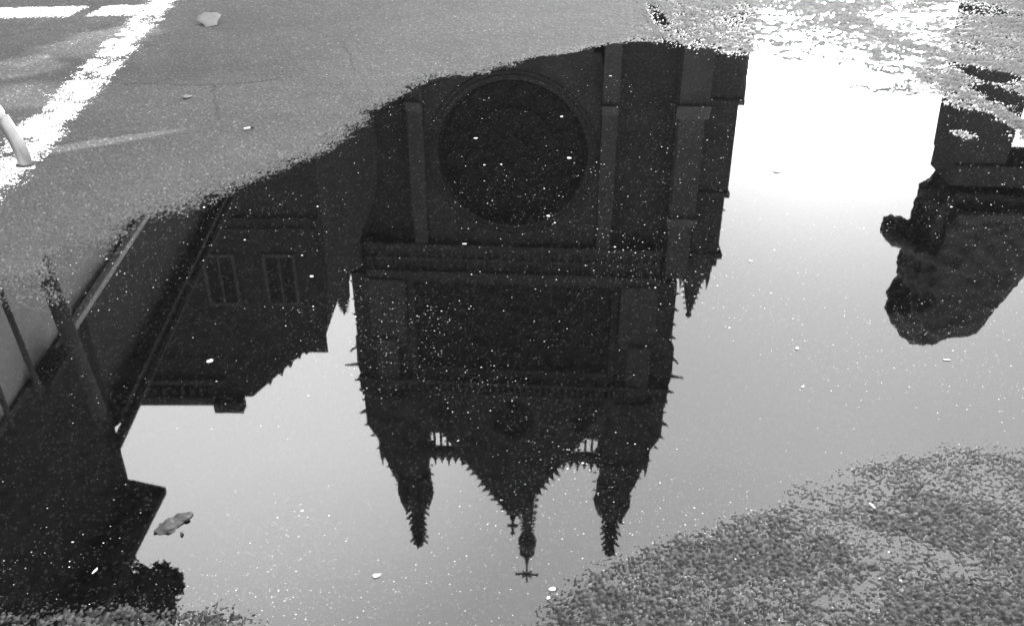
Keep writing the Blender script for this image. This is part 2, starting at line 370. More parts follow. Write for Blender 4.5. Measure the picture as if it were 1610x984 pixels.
# ------------------------------------------------------------------ painted lines: paint lies between the tops of the stones
def road_line(a, b, width, label, wear, gap=None, k=0):
    a = Vector(a); b = Vector(b); d = (b-a); ln = d.length; d /= ln; nrm = Vector((-d.y, d.x))
    nu = int(ln/.0040); nv = int(width*1.3/.0040)
    U, V = np.meshgrid(np.linspace(0, ln, nu), np.linspace(-width*.65, width*.65, nv), indexing='ij')
    x = (a.x+U*d.x+V*nrm.x).ravel(); y = (a.y+U*d.y+V*nrm.y).ravel()
    ed = (width*.5-np.abs(V.ravel())); ed = ed+(fbm(x, y, 30, 3, 50+k)-.5)*.05
    cover = np.clip(ed/.035, -1.5, 1)
    z = macro(x, y)+AMP*(-.04+.26*cover-wear*(fbm(x, y, 12, 3, 60+k)-.35)+ .55*(fbm(x, y, 140, 2, 61+k)-.5))
    z = np.where(cover < -.9, z-.006, z)
    if gap:
        for g in gap:
            gx, gy = gp(*g[:2]); z = z-.006*np.exp(-(((x-gx)/g[2])**2+((y-gy)/g[3])**2)*2)
    vi = np.arange(nu*nv).reshape(nu, nv)
    q = np.stack([vi[:-1, :-1], vi[1:, :-1], vi[1:, 1:], vi[:-1, 1:]], -1).reshape(-1, 4)
    me = bpy.data.meshes.new('road_marking'); me.vertices.add(nu*nv)
    me.vertices.foreach_set('co', np.stack([x, y, z], 1).astype(np.float32).ravel())
    me.loops.add(q.size); me.loops.foreach_set('vertex_index', q.ravel().astype(np.int32))
    me.polygons.add(len(q)); me.polygons.foreach_set('loop_start', np.arange(0, q.size, 4, dtype=np.int32)); me.update(calc_edges=True)
    me.materials.append(paint)
    o = bpy.data.objects.new('road_marking', me); C.objects.link(o)
    return tag(o, label, kind='structure')
paint = mat('road_paint', .55, .8, var=.4, scale=55)
road_line(gp(-120,400), gp(330,-75), .21, 'worn white line painted diagonally across the asphalt beside the steel tube', .9, k=0)
road_line(gp(-160,26), gp(262,16), .36, 'white line crossing at the far left, cracked where it nears the diagonal line', .25, gap=[(140,18,.06,.35),(225,20,.03,.2)], k=5)

# ------------------------------------------------------------------ steel tube hoop at the left
hoop = tag(empty('cycle_hoop', (*gp(41,261), .006)), 'bent galvanised steel tube standing on the white line at the left edge', 'cycle stand')
pts = []
P0 = Vector((0, 0, -.03)); 
path = [(0,0,-.03),(0,0,0),(-.004,0,.05),(-.014,0,.10),(-.042,0,.18),(-.09,0,.26),(-.17,0,.34),(-.28,0,.40),(-.42,0,.42),(-.56,0,.40),(-.67,0,.33),(-.75,0,.22),(-.78,0,.1),(-.79,0,-.03)]
def smooth_path(p, n=6):
    p = [Vector(q) for q in p]; out = []
    for i in range(len(p)-1):
        a, b, c, d = p[max(i-1,0)], p[i], p[i+1], p[min(i+2,len(p)-1)]
        for j in range(n):
            t = j/n; out.append(.5*((2*b)+(c-a)*t+(2*a-5*b+4*c-d)*t*t+(3*b-a-3*c+d)*t**3))
    return out+[p[-1]]
MB().tube(smooth_path(path), .0255, 20).build('tube', M['galv'], hoop, smooth=True)
for x, y in ((0, 0), (-.79, 0)):
    MB().loft(x, y, [(-.01, .034), (.002, .034), (.004, .031), (.004, .026)], 24).build('ground_seal', M['rubber'], hoop, smooth=True)

# ------------------------------------------------------------------ litter
def lump(name, px, py, size, m, label, cat, z=0, seed=1, rz=0, sub=3, rough=.25, parent=None, group=None):
    import bmesh
    bm = bmesh.new(); bmesh.ops.create_icosphere(bm, subdivisions=sub, radius=1)
    for v in bm.verts:
        q = v.co*1.6+Vector((seed*7.1, seed*3.3, 0)); n = mnoise.noise(q)*rough+mnoise.noise(q*3.1)*rough*.35
        v.co *= 1+n; v.co = Vector((v.co.x*size[0], v.co.y*size[1], v.co.z*size[2]))
    me = bpy.data.meshes.new(name); bm.to_mesh(me); bm.free()
    for p in me.polygons: p.use_smooth = True
    me.materials.append(m); o = bpy.data.objects.new(name, me); C.objects.link(o)
    if parent: o.parent = parent; o.location = (px, py, z)
    else: o.location = (*gp(px, py), z)
    o.rotation_euler = (0, 0, rz)
    if not parent: tag(o, label, cat, group)
    return o
lump('stone', 267, 827, (.025,.019,.010), M['pebble'], 'lumpy grey stone lying half sunk in the puddle at lower left', 'stone', z=-.001, seed=9, rz=.75, rough=.42, sub=4)
lump('stone_chip', 289, 813, (.014,.013,.007), M['pebble'], 'rough pitted chip touching the upper end of the lumpy stone', 'stone', z=.001, seed=5, rz=.3, rough=.7)
lump('crumb', 286, 840, (.003,.005,.004), M['twig'], 'tiny black crumb just below the lumpy stone', 'crumb', z=.002, seed=3)
def flake(px, py, lx, ly, rz, m, name, label, cat, z=None, seed=0, group=None, thick=.0012, curl=.15):
    """thin curled flake or leaf: a closed shell with thickness"""
    n = 14; x0, y0 = gp(px, py)
    if z is None: z = max(0, float(macro(np.array([x0]), np.array([y0]))[0])+AMP*.45)+.001
    rg = random.Random(seed); rad = [1+rg.uniform(-.22, .22) for _ in range(n)]
    vs = []; top = []
    for lay in (0, 1):
        vs.append((0, 0, thick*lay))
        for ring in (.55, 1):
            for i in range(n):
                a = 2*math.pi*i/n; x = math.cos(a)*rad[i]*ring*lx; y = math.sin(a)*rad[i]*ring*ly
                vs.append((x, y, thick*lay+curl*(x*x/lx+y*y/ly)*.5+(rg.uniform(0, 1)*curl*.12*min(lx, ly) if lay == 0 else 0)))
    K = 1+2*n; fs = []
    for lay in (0, 1):
        b = lay*K
        for i in range(n):
            j = (i+1) % n; f = [(b, b+1+i, b+1+j), (b+1+i, b+1+n+i, b+1+n+j, b+1+j)]
            fs += f if lay else [tuple(reversed(q)) for q in f]
    for i in range(n):
        j = (i+1) % n; fs.append((1+n+i, 1+n+j, K+1+n+j, K+1+n+i))
    o = MB().add(vs, fs).build(name, m, None, smooth=True)
    o.location = (x0, y0, z); o.rotation_euler = (0, 0, rz); return tag(o, label, cat, group)
lf_ = flake(330,40,.072,.085,.3,M['dryleaf'],'fallen_leaf','pale dry leaf lying flat on the asphalt right of the diagonal line','leaf',seed=1,curl=.05,z=.034); lf_.rotation_euler = (R(20), 0, .25)
flake(295,155,.020,.028,.3,M['dryleaf'],'fallen_leaf','small pale leaf fragment on the asphalt below the large pale leaf','leaf',seed=2)
cb = tag(empty('cigarette_end', (*gp(392,206), .0115), .35), 'short cigarette end lying alone on the dry asphalt', 'cigarette end')
MB().tube([(-.021,0,0),(0,0,.001),(.006,0,.001)], .0048, 10).build('paper', M['butt'], cb, smooth=True)
MB().tube([(.0062,0,.001),(.020,0,.002)], .0046, 10).build('burnt_tip', M['twig'], cb, smooth=True)
tw = MB().tube([(-.018,0,0),(-.006,.003,.002),(.006,-.002,.002),(.018,.002,0)], .0022, 6, .001).build('twig', M['twig'], None, smooth=True)
tw.location = (*gp(1540,915), .006); tag(tw, 'short black twig on the wet stones near the lower right corner', 'twig')
for px, py, l1, l2, rz, lab in [
    (1371,795,.003,.0125,.35,'slim white splinter standing out of the gravelly shore at lower right'),
    (868,926,.009,.006,.4,'crumpled white scrap floating below the right hand spire tip'),
    (862,940,.005,.004,1.0,'small white scrap just below the crumpled floating one'),
    (730,384,.010,.005,0,'white scrap floating on the dark cathedral reflection near its cornice'),
    (895,249,.011,.012,0,'brightest white speck inside the dark upper reflection, right of centre'),
    (748,218,.011,.010,0,'pale petal floating in the dark upper reflection, left of centre'),
    (883,184,.009,.010,0,'little pale petal nearest the far shore in the dark reflection'),
    (862,340,.008,.008,0,'small white petal above the reflected cornice, right of centre'),
    (330,568,.010,.010,.5,'white blob floating over the reflection of the flat roofed house'),
    (150,897,.0028,.010,-.25,'thin white splinter floating in the black reflection at bottom left'),
    (490,435,.007,.007,.2,'pale speck floating left of the cathedral reflection'),
    (1222,270,.022,.018,.1,'faint pale leaf floating in the bright sky reflection'),
    (1488,566,.012,.004,-.1,'pale sliver floating under the reflected statue'),
    (592,905,.010,.006,.3,'pale foamy scrap floating at the bottom, left of the central spire'),
    (1253,548,.008,.005,.9,'pale crumb floating in mid sky reflection on the right'),
    (1262,608,.010,.003,.8,'thin pale thread floating in the sky reflection below the pale crumb'),
    (1180,411,.008,.006,.1,'pale crumb floating just right of the small reflected pinnacle'),
    (960,120,.010,.006,.1,'pale scrap close to the far shore above the reflected buttress')]:
    flake(px, py, l1*.75, l2*.75, rz, M['paleflake'], 'white_scrap', lab, 'scrap', z=.0006, seed=px, curl=.1, thick=.001, group='pale scraps floating on the puddle')
# uncountable dust and bubbles on the water
rs = np.random.RandomState(5); mb = MB()
cnt = 0
while cnt < 11000:
    px = rs.uniform(-60, 1680); py = 80+rs.uniform(0, 1)**.8*920; x, y = gp(px, py)
    cl = float(fbm(np.array([x]), np.array([y]), 2.5, 3, 8)[0])
    if rs.rand() > np.clip((cl-.38)*3.5, .06, 1): continue
    r = (.0005+.0014*rs.rand()**6)*(y/1.6)**.55*(1.0 if rs.rand() < .97 else 1.9)
    a = rs.uniform(0, 3.1); e = rs.uniform(.45, 1)
    vs = []
    for i in range(5):
        t = a+2*math.pi*i/5; vs.append((x+math.cos(t)*r, y+math.sin(t)*r*e, .0002))
    vs.append((x, y, .0002+r*.6)); mb.add(vs, [(i, (i+1) % 5, 5) for i in range(5)]); cnt += 1
tag(mb.build('floating_dust', mat('dust_specks', .60, .7, var=.5, scale=70)), 'fine pale dust and bubbles scattered over the puddle', kind='stuff')

# ================================================================== CATHEDRAL (its image lies in the puddle)
cath = tag(empty('cathedral', (0, 50, 0), R(-4)), 'dark gothic cathedral front with rose window, gable and crocketed turrets mirrored in the puddle', 'cathedral')
def both(fn):
    for s in (-1, 1): fn(s)
def sx(s, a, b): return (a, b) if s > 0 else (-b, -a)
# body of the nave behind the front
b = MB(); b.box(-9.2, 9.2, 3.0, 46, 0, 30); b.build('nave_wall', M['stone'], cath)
b = MB(); b.prism_xz([(-9.6, 30.004), (9.6, 30.004), (0, 41.0)], 3.0, 46); b.build('roof', M['lead'], cath)
# portal stage and rose stage of the front wall
f = MB()
f.holed([(-5,0),(5,0),(5,10.4),(-5,10.4)], lancet(0, .01, 2.6, 4.2), (0, 4.), 0, 1.2)
f.box(-5, 5, 1.2, 3.0, 0, 10.4)
f.holed([(-5,10.4),(5,10.4),(5,21.9),(-5,21.9)], circle(0, 16.3, 4.35, 64), (0, 16.3), 0, .9)
both(lambda s: f.box(*sx(s, 5, 12.4), .55, 3.0, 0, 23.2))
f.holed([(-6.6,24.4),(6.6,24.4),(6.6,31.8),(-6.6,31.8)], [(-6.25+12.5*i/12, 24.75) for i in range(12)]+[(6.25, 24.75+6.3*i/8) for i in range(8)]+[(6.25-12.5*i/12, 31.05) for i in range(12)]+[(-6.25, 31.05-6.3*i/8) for i in range(8)], (0, 27.9), .25, .5)
both(lambda s: f.box(*sx(s, 6.6, 10.15), .4, 3.6, 24.4, 33.6))
f.box(-6.6, 6.6, 2.2, 3.0, 0, 33)
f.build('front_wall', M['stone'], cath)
d = MB(); d.prism_xz(lancet(0, .02, 1.9, 4.0), 1.05, 1.15); d.build('portal_door', M['timber'], cath)
# glass behind the tracery
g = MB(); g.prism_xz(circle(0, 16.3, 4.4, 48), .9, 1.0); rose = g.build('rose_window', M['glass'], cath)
t_ = MB()
def arc_pts(cx, cz, r, a0, a1, y, n=14): return [(cx+r*math.cos(a0+(a1-a0)*i/n), y, cz+r*math.sin(a0+(a1-a0)*i/n)) for i in range(n+1)]
for r, q in ((4.3, .10), (4.0, .05), (2.5, .05), (.8, .06)): t_.tube(arc_pts(0, 16.3, r, 0, 2*math.pi, .84, 56), q, 6)
for i in range(16):
    a = 2*math.pi*i/16; t_.tube([(math.cos(a)*.8, .84, 16.3+math.sin(a)*.8), (math.cos(a)*3.3, .84, 16.3+math.sin(a)*3.3)], .035, 4)
    a2 = a+math.pi/16; t_.tube(arc_pts(3.35*math.cos(a2), 16.3+3.35*math.sin(a2), .62, 0, 2*math.pi, .84, 12), .03, 4)
t_.build('tracery', M['glass'], rose)
for r in (4.6, 4.85): MB().tube(arc_pts(0, 16.3, r, 0, 2*math.pi, .0, 64), .06, 6).build('rose_moulding', M['stone_dark'], cath)
# great upper window
g = MB(); g.box(-6.3, 6.3, .74, .85, 24.7, 31.1); big = g.build('upper_window', M['glass'], cath)
t_ = MB()
for s in (-1, 1):
    t_.tube(smooth_path([(s*1.2,.6,24.7),(s*1.15,.6,25.6),(s*2.4,.6,27.6),(s*2.9,.6,29.4),(s*2.7,.6,30.4)], 4), .055, 5)
    t_.tube(smooth_path([(s*1.2,.6,25.6),(s*.2,.6,27.2),(s*-.8,.6,28.8),(s*-.9,.6,30.2)], 4), .045, 5)
    t_.tube(smooth_path([(s*3.7,.6,24.7),(s*3.6,.6,26.2),(s*2.4,.6,27.6)], 4), .045, 5)
    t_.tube(smooth_path([(s*3.7,.6,26.1),(s*4.3,.6,27.3),(s*4.1,.6,28.5)], 4), .045, 5)
    t_.tube(arc_pts(s*1.9, 28.9, .75, 0, 2*math.pi, .6), .035, 5)
    t_.tube(arc_pts(s*3.2, 26.4, .45, 0, 2*math.pi, .6), .035, 5)
for u in (0, -2.4, 2.4): t_.tube([(u,.6,24.7),(u,.6,26.4)], .07, 5)
t_.build('tracery', M['carve'], big)
# string courses and cornices
c = MB()
for z0, z1, pj in ((21.9,22.25,.35),(22.9,23.1,.15),(23.75,24.1,.32),(24.15,24.4,.2)): c.box(-9.0, 9.0, -pj, .55, z0, z1)
c.box(-9.0, 9.0, .02, .55, 21.9, 24.4)
for i in range(36):
    u = -8.75+i*.5; c.box(u, u+.16, -.12, .02, 22.3, 23.7)
c.build('cornice', M['carve'], cath)
c = MB(); c.box(-10.2, 10.2, -.25, .2, 31.8, 32.05); c.box(-10.2, 10.2, -.2, .0, 32.75, 32.9)
for i in range(50):
    u = -10.1+i*.41; c.box(u, u+.14, -.17, -.04, 32.05, 32.75)
c.build('balustrade', M['carve'], cath)
# buttresses
def lowbut(s):
    x0, x1 = sx(s, 5.0, 5.92); m = MB()
    m.box(x0, x1, -.75, .55, 0, 13.1); m.box(x0+.03, x1-.03, -.5, .55, 13.1, 20.1); m.box(x0+.06, x1-.06, -.28, .55, 20.1, 21.9)
    m.add([(x0,-.95,13.05),(x1,-.95,13.05),(x1,-.5,13.7),(x0,-.5,13.7),(x0,-.5,13.05),(x1,-.5,13.05)], [(0,1,2,3),(0,3,4),(1,5,2),(0,4,5,1)])
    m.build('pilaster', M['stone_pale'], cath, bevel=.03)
    x0, x1 = sx(s, 9.1, 10.7); m = MB()
    m.box(x0, x1, -1.3, .55, 0, 12.9); m.box(x0+.1, x1-.1, -.9, .55, 12.9, 19.6); m.box(x0+.15, x1-.15, -.55, .55, 19.6, 23.6)
    m.add([(x0-.1,-1.5,12.8),(x1+.1,-1.5,12.8),(x1+.1,-.9,13.7),(x0-.1,-.9,13.7),(x0-.1,-.9,12.8),(x1+.1,-.9,12.8)], [(0,1,2,3),(0,3,4),(1,5,2),(0,4,5,1)])
    m.add([(x0-.05,-1.1,19.5),(x1+.05,-1.1,19.5),(x1+.05,-.5,20.2),(x0-.05,-.5,20.2),(x0-.05,-.5,19.5),(x1+.05,-.5,19.5)], [(0,1,2,3),(0,3,4),(1,5,2),(0,4,5,1)])
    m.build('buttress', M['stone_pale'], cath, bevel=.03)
    # outer corner with its set-offs
    m = MB()
    for z0, z1, xo in ((0, 10.2, 12.9), (10.2, 13.0, 12.75), (13.0, 18.4, 12.45), (18.4, 22.6, 12.3)): m.box(*sx(s, 10.7, xo), 0, 3.2, z0, z1)
    for z, xo in ((13.1, 12.75), (18.5, 12.55), (22.4, 12.55)): m.box(*sx(s, 10.7, xo), -.15, 3.3, z-.3, z)
    for k in range(14): m.crocket(s*12.42, rnd.uniform(.2, 2.5), 11+k*.85, s, .3, .16)
    m.box(*sx(s, 10.3, 12.1), .2, 2.4, 22.6, 23.4)
    m.build('corner_buttress', M['stone'], cath)
    m = MB(); cx = s*11.15
    m.loft(cx, 1.2, [(23.3, 1.0), (24.3, .8), (24.5, .62), (26.6, .18), (26.95, .1)], 8)
    m.loft(cx, 1.2, [(26.85, .12), (27.0, .22), (27.2, .05)], 6)
    for q in range(6):
        for e in (-1, 1): m.crocket(cx+e*(.6-.085*q), 1.2, 24.6+q*.38, e, .5, .2)
    for e in (-.8, 0, .8): m.loft(cx+e, .5, [(23.3, .2), (24.0, .16), (24.8, .02)], 4)
    m.build('small_pinnacle', M['carve'], cath)
    # upper buttress strip beside the great window
    x0, x1 = sx(s, 6.75, 8.95); m = MB(); m.box(x0, x1, -.35, .4, 24.4, 28.6)
    x2, x3 = sx(s, 7.4, 8.85); m.box(x2, x3, -.1, .4, 28.6, 33.0)
    m.add([(x0,-.35,28.6),(x1,-.35,28.6),(x3,-.1,28.95),(x2,-.1,28.95)], [(0,1,2,3)])
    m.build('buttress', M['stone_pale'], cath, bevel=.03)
    m = MB(); m.box(*sx(s, 7.3, 8.95), -.5, -.35, 28.5, 28.68); m.build('ledge', M['stone_dark'], cath); m = MB(); m.box(*sx(s, 6.75, 9.1), -.45, .4, 33.0, 33.25)
    m.build('ledge', M['stone_dark'], cath)
    # knobs, gargoyles down the outer edge
    m = MB()
    for z in (25.3, 26.3, 27.5, 28.4, 29.2, 30.6, 32.2, 33.4, 34.3): m.crocket(s*10.12, .8, z+rnd.uniform(-.15, .15), s, rnd.uniform(-.2, .6), rnd.uniform(.22, .4))
    m.loft(s*10.1, 1.2, [(28.9, .12), (29.4, .38), (31.6, .42), (32.8, .15)], 6)
    m.build('crockets', M['carve'], cath)
    for z, ln, up in ((31.2, 1.05, .05), (29.7, .6, .45), (32.4, .5, 0), (35.0, .35, .1)):
        g_ = MB(); g_.tube([(s*10.0, .6, z), (s*(10.1+ln*.5), .45, z+up*.4), (s*(10.1+ln), .4, z+up)], .17, 6, .05); g_.crocket(s*(10.1+ln*.9), .4, z+up, s, .8, .14)
        g_.build('gargoyle', M['carve'], cath)
both(lowbut)
# gable
gb = MB(); B = [(-7.0, 33.0), (7.0, 33.0), (0, 43.75)]
gb.holed(B, circle(.0, 35.25, 1.55, 40), (0, 35.25), .5, .6)
gb.prism_xz(B, 1.1, 1.7)
gb.build('gable_wall', M['stone'], cath)
g = MB(); g.prism_xz(circle(0, 35.25, 1.6, 32), 1.0, 1.09); gw = g.build('gable_window', M['glass'], cath)
t_ = MB(); 
for r in (1.5, .6): t_.tube(arc_pts(0, 35.25, r, 0, 2*math.pi, .8, 30), .09, 5)
for i in range(6):
    a = i*math.pi/3; t_.tube([(math.cos(a)*.6, .8, 35.25+math.sin(a)*.6), (math.cos(a)*1.5, .8, 35.25+math.sin(a)*1.5)], .07, 5)
t_.build('tracery', M['carve'], gw)
cp = MB()
for s in (-1, 1):
    cp.tube([(s*7.1, .8, 33.0), (0, .8, 43.95)], .24, 6)
    for k in range(24):
        q = (k+.5)/24; x = s*7.1*(1-q); z = 33+10.95*q; cp.crocket(x+s*.2, .8, z+.12, s*.8, .35+.6*rnd.random(), rnd.uniform(.26, .56))
cp.build('gable_coping', M['carve'], cath)
cr = MB(); cr.tube([(0,.8,43.7),(0,.8,45.6)], .11, 6); cr.loft(0, .8, [(44.0,.1),(44.2,.25),(44.4,.1)], 6)
cr.tube([(-.38,.8,44.95),(.38,.8,44.95)], .13, 6); cr.loft(0,.8,[(45.5,.1),(45.65,.18),(45.85,.03)],6)
cr.build('gable_cross', M['carve'], cath)
# open galleries between gable and turrets
def gallery(s):
    m = MB(); m.box(*sx(s, 4.2, 6.3), .5, 1.5, 33.0, 36.45)
    m.box(*sx(s, 2.9, 6.3), .6, 1.2, 38.15, 38.75); m.box(*sx(s, 3.6, 6.3), .55, 1.25, 36.45, 36.6)
    for k in range(5): m.box(*sx(s, 4.05+k*.45, 4.2+k*.45), .75, .95, 36.6, 38.15)
    for k in range(7):
        u = s*(3.1+k*.48); m.loft(u, .9, [(38.75,.17),(39.05,.13),(39.5+.25*(k % 2),.02)], 5); m.loft(u, .9, [(38.9,.06),(39.08,.22),(39.25,.05)], 5)
        m.tube(arc_pts(u, 38.15, .21, math.pi, 2*math.pi, .85, 6), .05, 4)
    m.build('gallery', M['carve'], cath)
both(gallery)
# turrets
def turret(s):
    tw_ = empty('turret'); tw_.parent = cath; cx = s*7.2; cy = 1.6
    m = MB(); m.loft(cx, cy, [(33.2,1.45),(38.5,1.35),(38.6,1.55),(38.85,1.55),(38.9,1.25),(40.9,1.12),(41.0,1.22),(41.3,1.2)], 8)
    m.box(*sx(s, 7.6, 10.1), .6, 2.9, 33.2, 36.3)
    m.prism_xz([(s*7.6,36.3),(s*10.1,36.3),(s*10.0,36.7),(s*9.5,37.6),(s*9.4,38.6),(s*9.1,39.2),(s*8.85,40.2),(s*8.5,41.1),(s*8.1,41.9),(s*7.6,41.6)], .9, 2.5)
    m.build('turret_body', M['stone'], tw_)
    for i in range(8):
        m = MB(); a = math.pi/4*i; x, y = cx+.92*math.cos(a), cy+.92*math.sin(a)
        m.loft(x, y, [(40.9,.30),(42.2,.32),(42.5,.44),(43.2,.42),(44.1+.3*rnd.random(),.03)], 5)
        m.crocket(x, y, 42.0, math.cos(a), .5, .25); m.build('gablet', M['carve'], tw_)
    m = MB()
    for z in (35.2, 36.4, 37.3, 38.4, 39.2, 40.0, 40.8, 41.6):
        m.crocket(s*(10.15-max(0, z-36.3)*.36), .9, z, s, .4, .3)
        m.crocket(s*(5.75+.02*(z-35)), 1.0, z+.6, -s, .4, .24)
    for x_ in (8.4, 9.3): m.loft(s*x_, .9, [(39.6-(x_-8.4)*1.6,.2),(40.4-(x_-8.4)*1.6,.16),(41.4-(x_-8.4)*1.6,.02)], 5)
    m.build('crockets', M['carve'], tw_)
    m = MB(); m.loft(cx, cy, [(41.2,.95),(43.0,.78),(43.4,.50),(45.5,.33),(47.4,.14),(47.9,.09)], 8)
    m.loft(cx, cy, [(47.6,.12),(47.8,.32),(48.0,.32),(48.3,.03)], 6)
    for k in range(8):
        z = 43.5+k*.56; r = .48-.050*k
        for i in range(8):
            a = math.pi/4*i; x, y = cx+r*math.cos(a), cy+r*math.sin(a)
            j = rnd.uniform(-.05, .05)
            d = Vector((math.cos(a), math.sin(a), .45)); e = Vector((x, y, z+j))
            q = rnd.uniform(.5, 1.35); m.tube([e, e+d*.24*q, e+d*.42*q+Vector((0,0,.14))], .13, 4, .07)
    m.build('spire', M['carve'], tw_)
both(turret)
# central fleche over the crossing
fl = empty('fleche', (.35, 16, 0)); fl.parent = cath
m = MB(); m.loft(0, 0, [(38,1.9),(46,1.7),(46.2,2.0),(50,1.6),(52,1.15),(55,.75),(60.3,.34),(60.4,.4)], 8)
m.build('spire', M['lead'], fl)
m = MB()
for k in range(16):
    z = 48+k*.78; r = 1.6-(z-48)*.105
    for i in range(8):
        a = math.pi/4*i+.39; e = Vector((r*math.cos(a), r*math.sin(a), z)); d = Vector((math.cos(a), math.sin(a), .4)); m.tube([e, e+d*.3], .13, 4, .05)
m.build('crockets', M['lead'], fl)
MB().loft(0, 0, [(59.6,.4),(60.1,.75),(60.6,.92),(61.3,.85),(61.9,.55),(62.0,.75),(62.15,.75),(62.25,.35),(63.6,.14)], 10).build('knop', M['lead'], fl, smooth=False)
m = MB(); m.tube([(0,0,63.2),(0,0,66.0)], .10, 6); m.tube([(-1.15,0,65.0),(1.15,0,65.0)], .13, 6)
for a in range(8):
    q = a*math.pi/4; m.tube([(0,0,65.0),(.62*math.cos(q),0,65.0+.62*math.sin(q))], .09, 5)
m.build('cross', M['lead'], fl)

# ================================================================== houses at the left
# flat-eaved house, cathedral side
hs = tag(empty('stone_house', (-11, 30, 0)), 'dark flat eaved house with sloping right gable beside the cathedral, seen in the puddle', 'house')
def hx(p): return [(x+11, z) for x, z in p]
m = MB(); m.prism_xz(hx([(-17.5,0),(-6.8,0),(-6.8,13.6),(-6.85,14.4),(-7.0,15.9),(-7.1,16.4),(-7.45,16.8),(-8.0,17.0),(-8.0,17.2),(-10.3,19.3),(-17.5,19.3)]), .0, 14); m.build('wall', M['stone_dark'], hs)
m = MB(); m.box(-6.5, -.72, -.45, .0, 19.05, 19.42); m.box(-.75, .38, -.5, .0, 19.3, 19.75)
m.box(-6.5, -.3, -.3, .0, 18.35, 18.55); m.build('eaves', M['stone'], hs)
for i in range(14): pass
m = MB()
for i in range(16): m.box(-6.3+i*.36, -6.14+i*.36, -.35, -.02, 18.7, 19.0)
m.build('corbels', M['stone'], hs)
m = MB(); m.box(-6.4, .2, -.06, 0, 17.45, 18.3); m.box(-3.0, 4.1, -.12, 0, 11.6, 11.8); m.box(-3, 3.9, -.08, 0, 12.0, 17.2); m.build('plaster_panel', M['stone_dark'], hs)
for z in (7.6, 13.0):
    for x in (-1.9, .3, 2.5):
        wf = MB(); 
        for q in ((x-.6,x-.48,z,z+2.1),(x+.48,x+.6,z,z+2.1),(x-.48,x+.48,z,z+.12),(x-.48,x+.48,z+1.98,z+2.1),(x-.04,x+.04,z+.12,z+1.98)): wf.box(q[0],q[1],-.16,-.085,q[2],q[3])
        wo = wf.build('window', M['timber'], hs); MB().box(x-.48,x+.48,-.12,-.09,z+.12,z+1.98).build('pane', M['glass'], wo)
m = MB()
for x, z, r in ((3.0,17.3,.25),(2.3,17.9,.2),(3.75,16.5,.25),(1.4,18.7,.2),(3.4,16.9,.22),(2.7,17.5,.18),(1.9,18.3,.2)): m.loft(x, .2, [(z-.6,r),(z-.1,r*.8),(z+.15,.04)], 5)
m.build('finial', M['stone_dark'], hs)
# apse chapel with a pinnacle between house and cathedral
cha = tag(empty('side_chapel', (-11.6, 47, 0)), 'low buttressed chapel with two small pinnacles joining the left side of the cathedral', 'chapel')
MB().box(-4.5, 2.0, 0, 9, 0, 23.2).build('wall', M['stone'], cha)
for x, zt in ((.65, 25.9), (1.75, 24.9)):
    m = MB(); m.loft(x, -.3, [(22,.5),(23.8,.45),(24.0,.32),(zt,.04)], 6); 
    for q in range(5):
        for e in (-1, 1): m.crocket(x+e*(.3-.05*q), -.3, 24+q*.35*(zt-24)/1.9, e, .4, .16)
    m.build('pinnacle', M['carve'], cha)
# long timber-fronted house that lines the street on the left
A = math.atan2(-.78, 8.32)
st = tag(empty('street_house', (-6.75, 12.6, 0), -A if False else math.atan2(.78, 8.32)), 'long low house with pale ground floor and dark jettied storey along the left', 'house')
# local x: across the street (negative is inside the house), local y: along the street
MB().box(-7, .08, -11.0, 9.5, 0, 5.455).build('lower_wall', M['plaster'], st)
MB().box(-7, 0, -.4, 9.5, 5.56, 7.5).build('upper_wall', M['timber'], st)
MB().box(-7, -.32, -11.0, -.42, 5.56, 7.5).build('upper_wall', M['timber'], st)
MB().box(-.94, .14, -11.0, 9.4, 5.46, 5.555).build('jetty', M['timber'], st)
MB().box(.145, .27, -1.2, 3.2, 5.40, 5.50).build('string_course', M['white'], st)
MB().box(.145, .42, -2.6, -1.7, 5.44, 5.54).build('fascia_board', M['stone_pale'], st)
m = MB(); m.tube([(.34,-1.0,7.72),(.34,9.6,7.72)], .085, 8); m.build('gutter', M['stone_pale'], st)
m = MB(); m.box(0, .3, -.4, 9.6, 7.5, 7.62); m.build('soffit', M['timber'], st)
m = MB(); m.prism_xz([(-7,7.64),(.32,7.64),(-3.4,10.2)], -.4, 9.6); m.build('roof', M['slate'], st)
for y in (1.6, 4.6): 
    wf = MB().box(.085, .14, y, y+1.3, 1.0, 3.2).build('window', M['white'], st); MB().box(.143, .15, y+.1, y+1.2, 1.1, 3.1).build('pane', M['glass'], wf)
# taller nearest block
tb = tag(empty('tall_house', (-6.45, 12, 0), 0), 'nearest tall dark house with an overhanging eave at lower left of the puddle', 'house')
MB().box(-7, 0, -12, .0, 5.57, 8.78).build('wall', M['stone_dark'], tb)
m = MB(); m.prism_xy([(-7.1,.12),(.58,-.25),(.42,-1.0),(.9,-2.6),(.86,-12),(-7.1,-12)], 8.0, 8.9) if False else None
e_ = MB(); e_.add([(-7,.05,8.72),(.02,.05,8.72),(.62,-.05,8.80),(.62,-12,8.80),(-7,-12,8.72),(-7,.05,9.0),(.02,.05,9.0),(.62,-.05,8.93),(.62,-12,8.93),(-7,-12,9.0)],
    [(0,1,2,3,4),(9,8,7,6,5),(0,5,6,1),(1,6,7,2),(2,7,8,3),(3,8,9,4),(4,9,5,0)]); e_.build('eaves', M['stone_dark'], tb)
m = MB(); m.prism_xz([(-7,9.002),(.3,9.002),(-3.2,12.2)], -12, -.05); m.build('roof', M['slate'], tb)

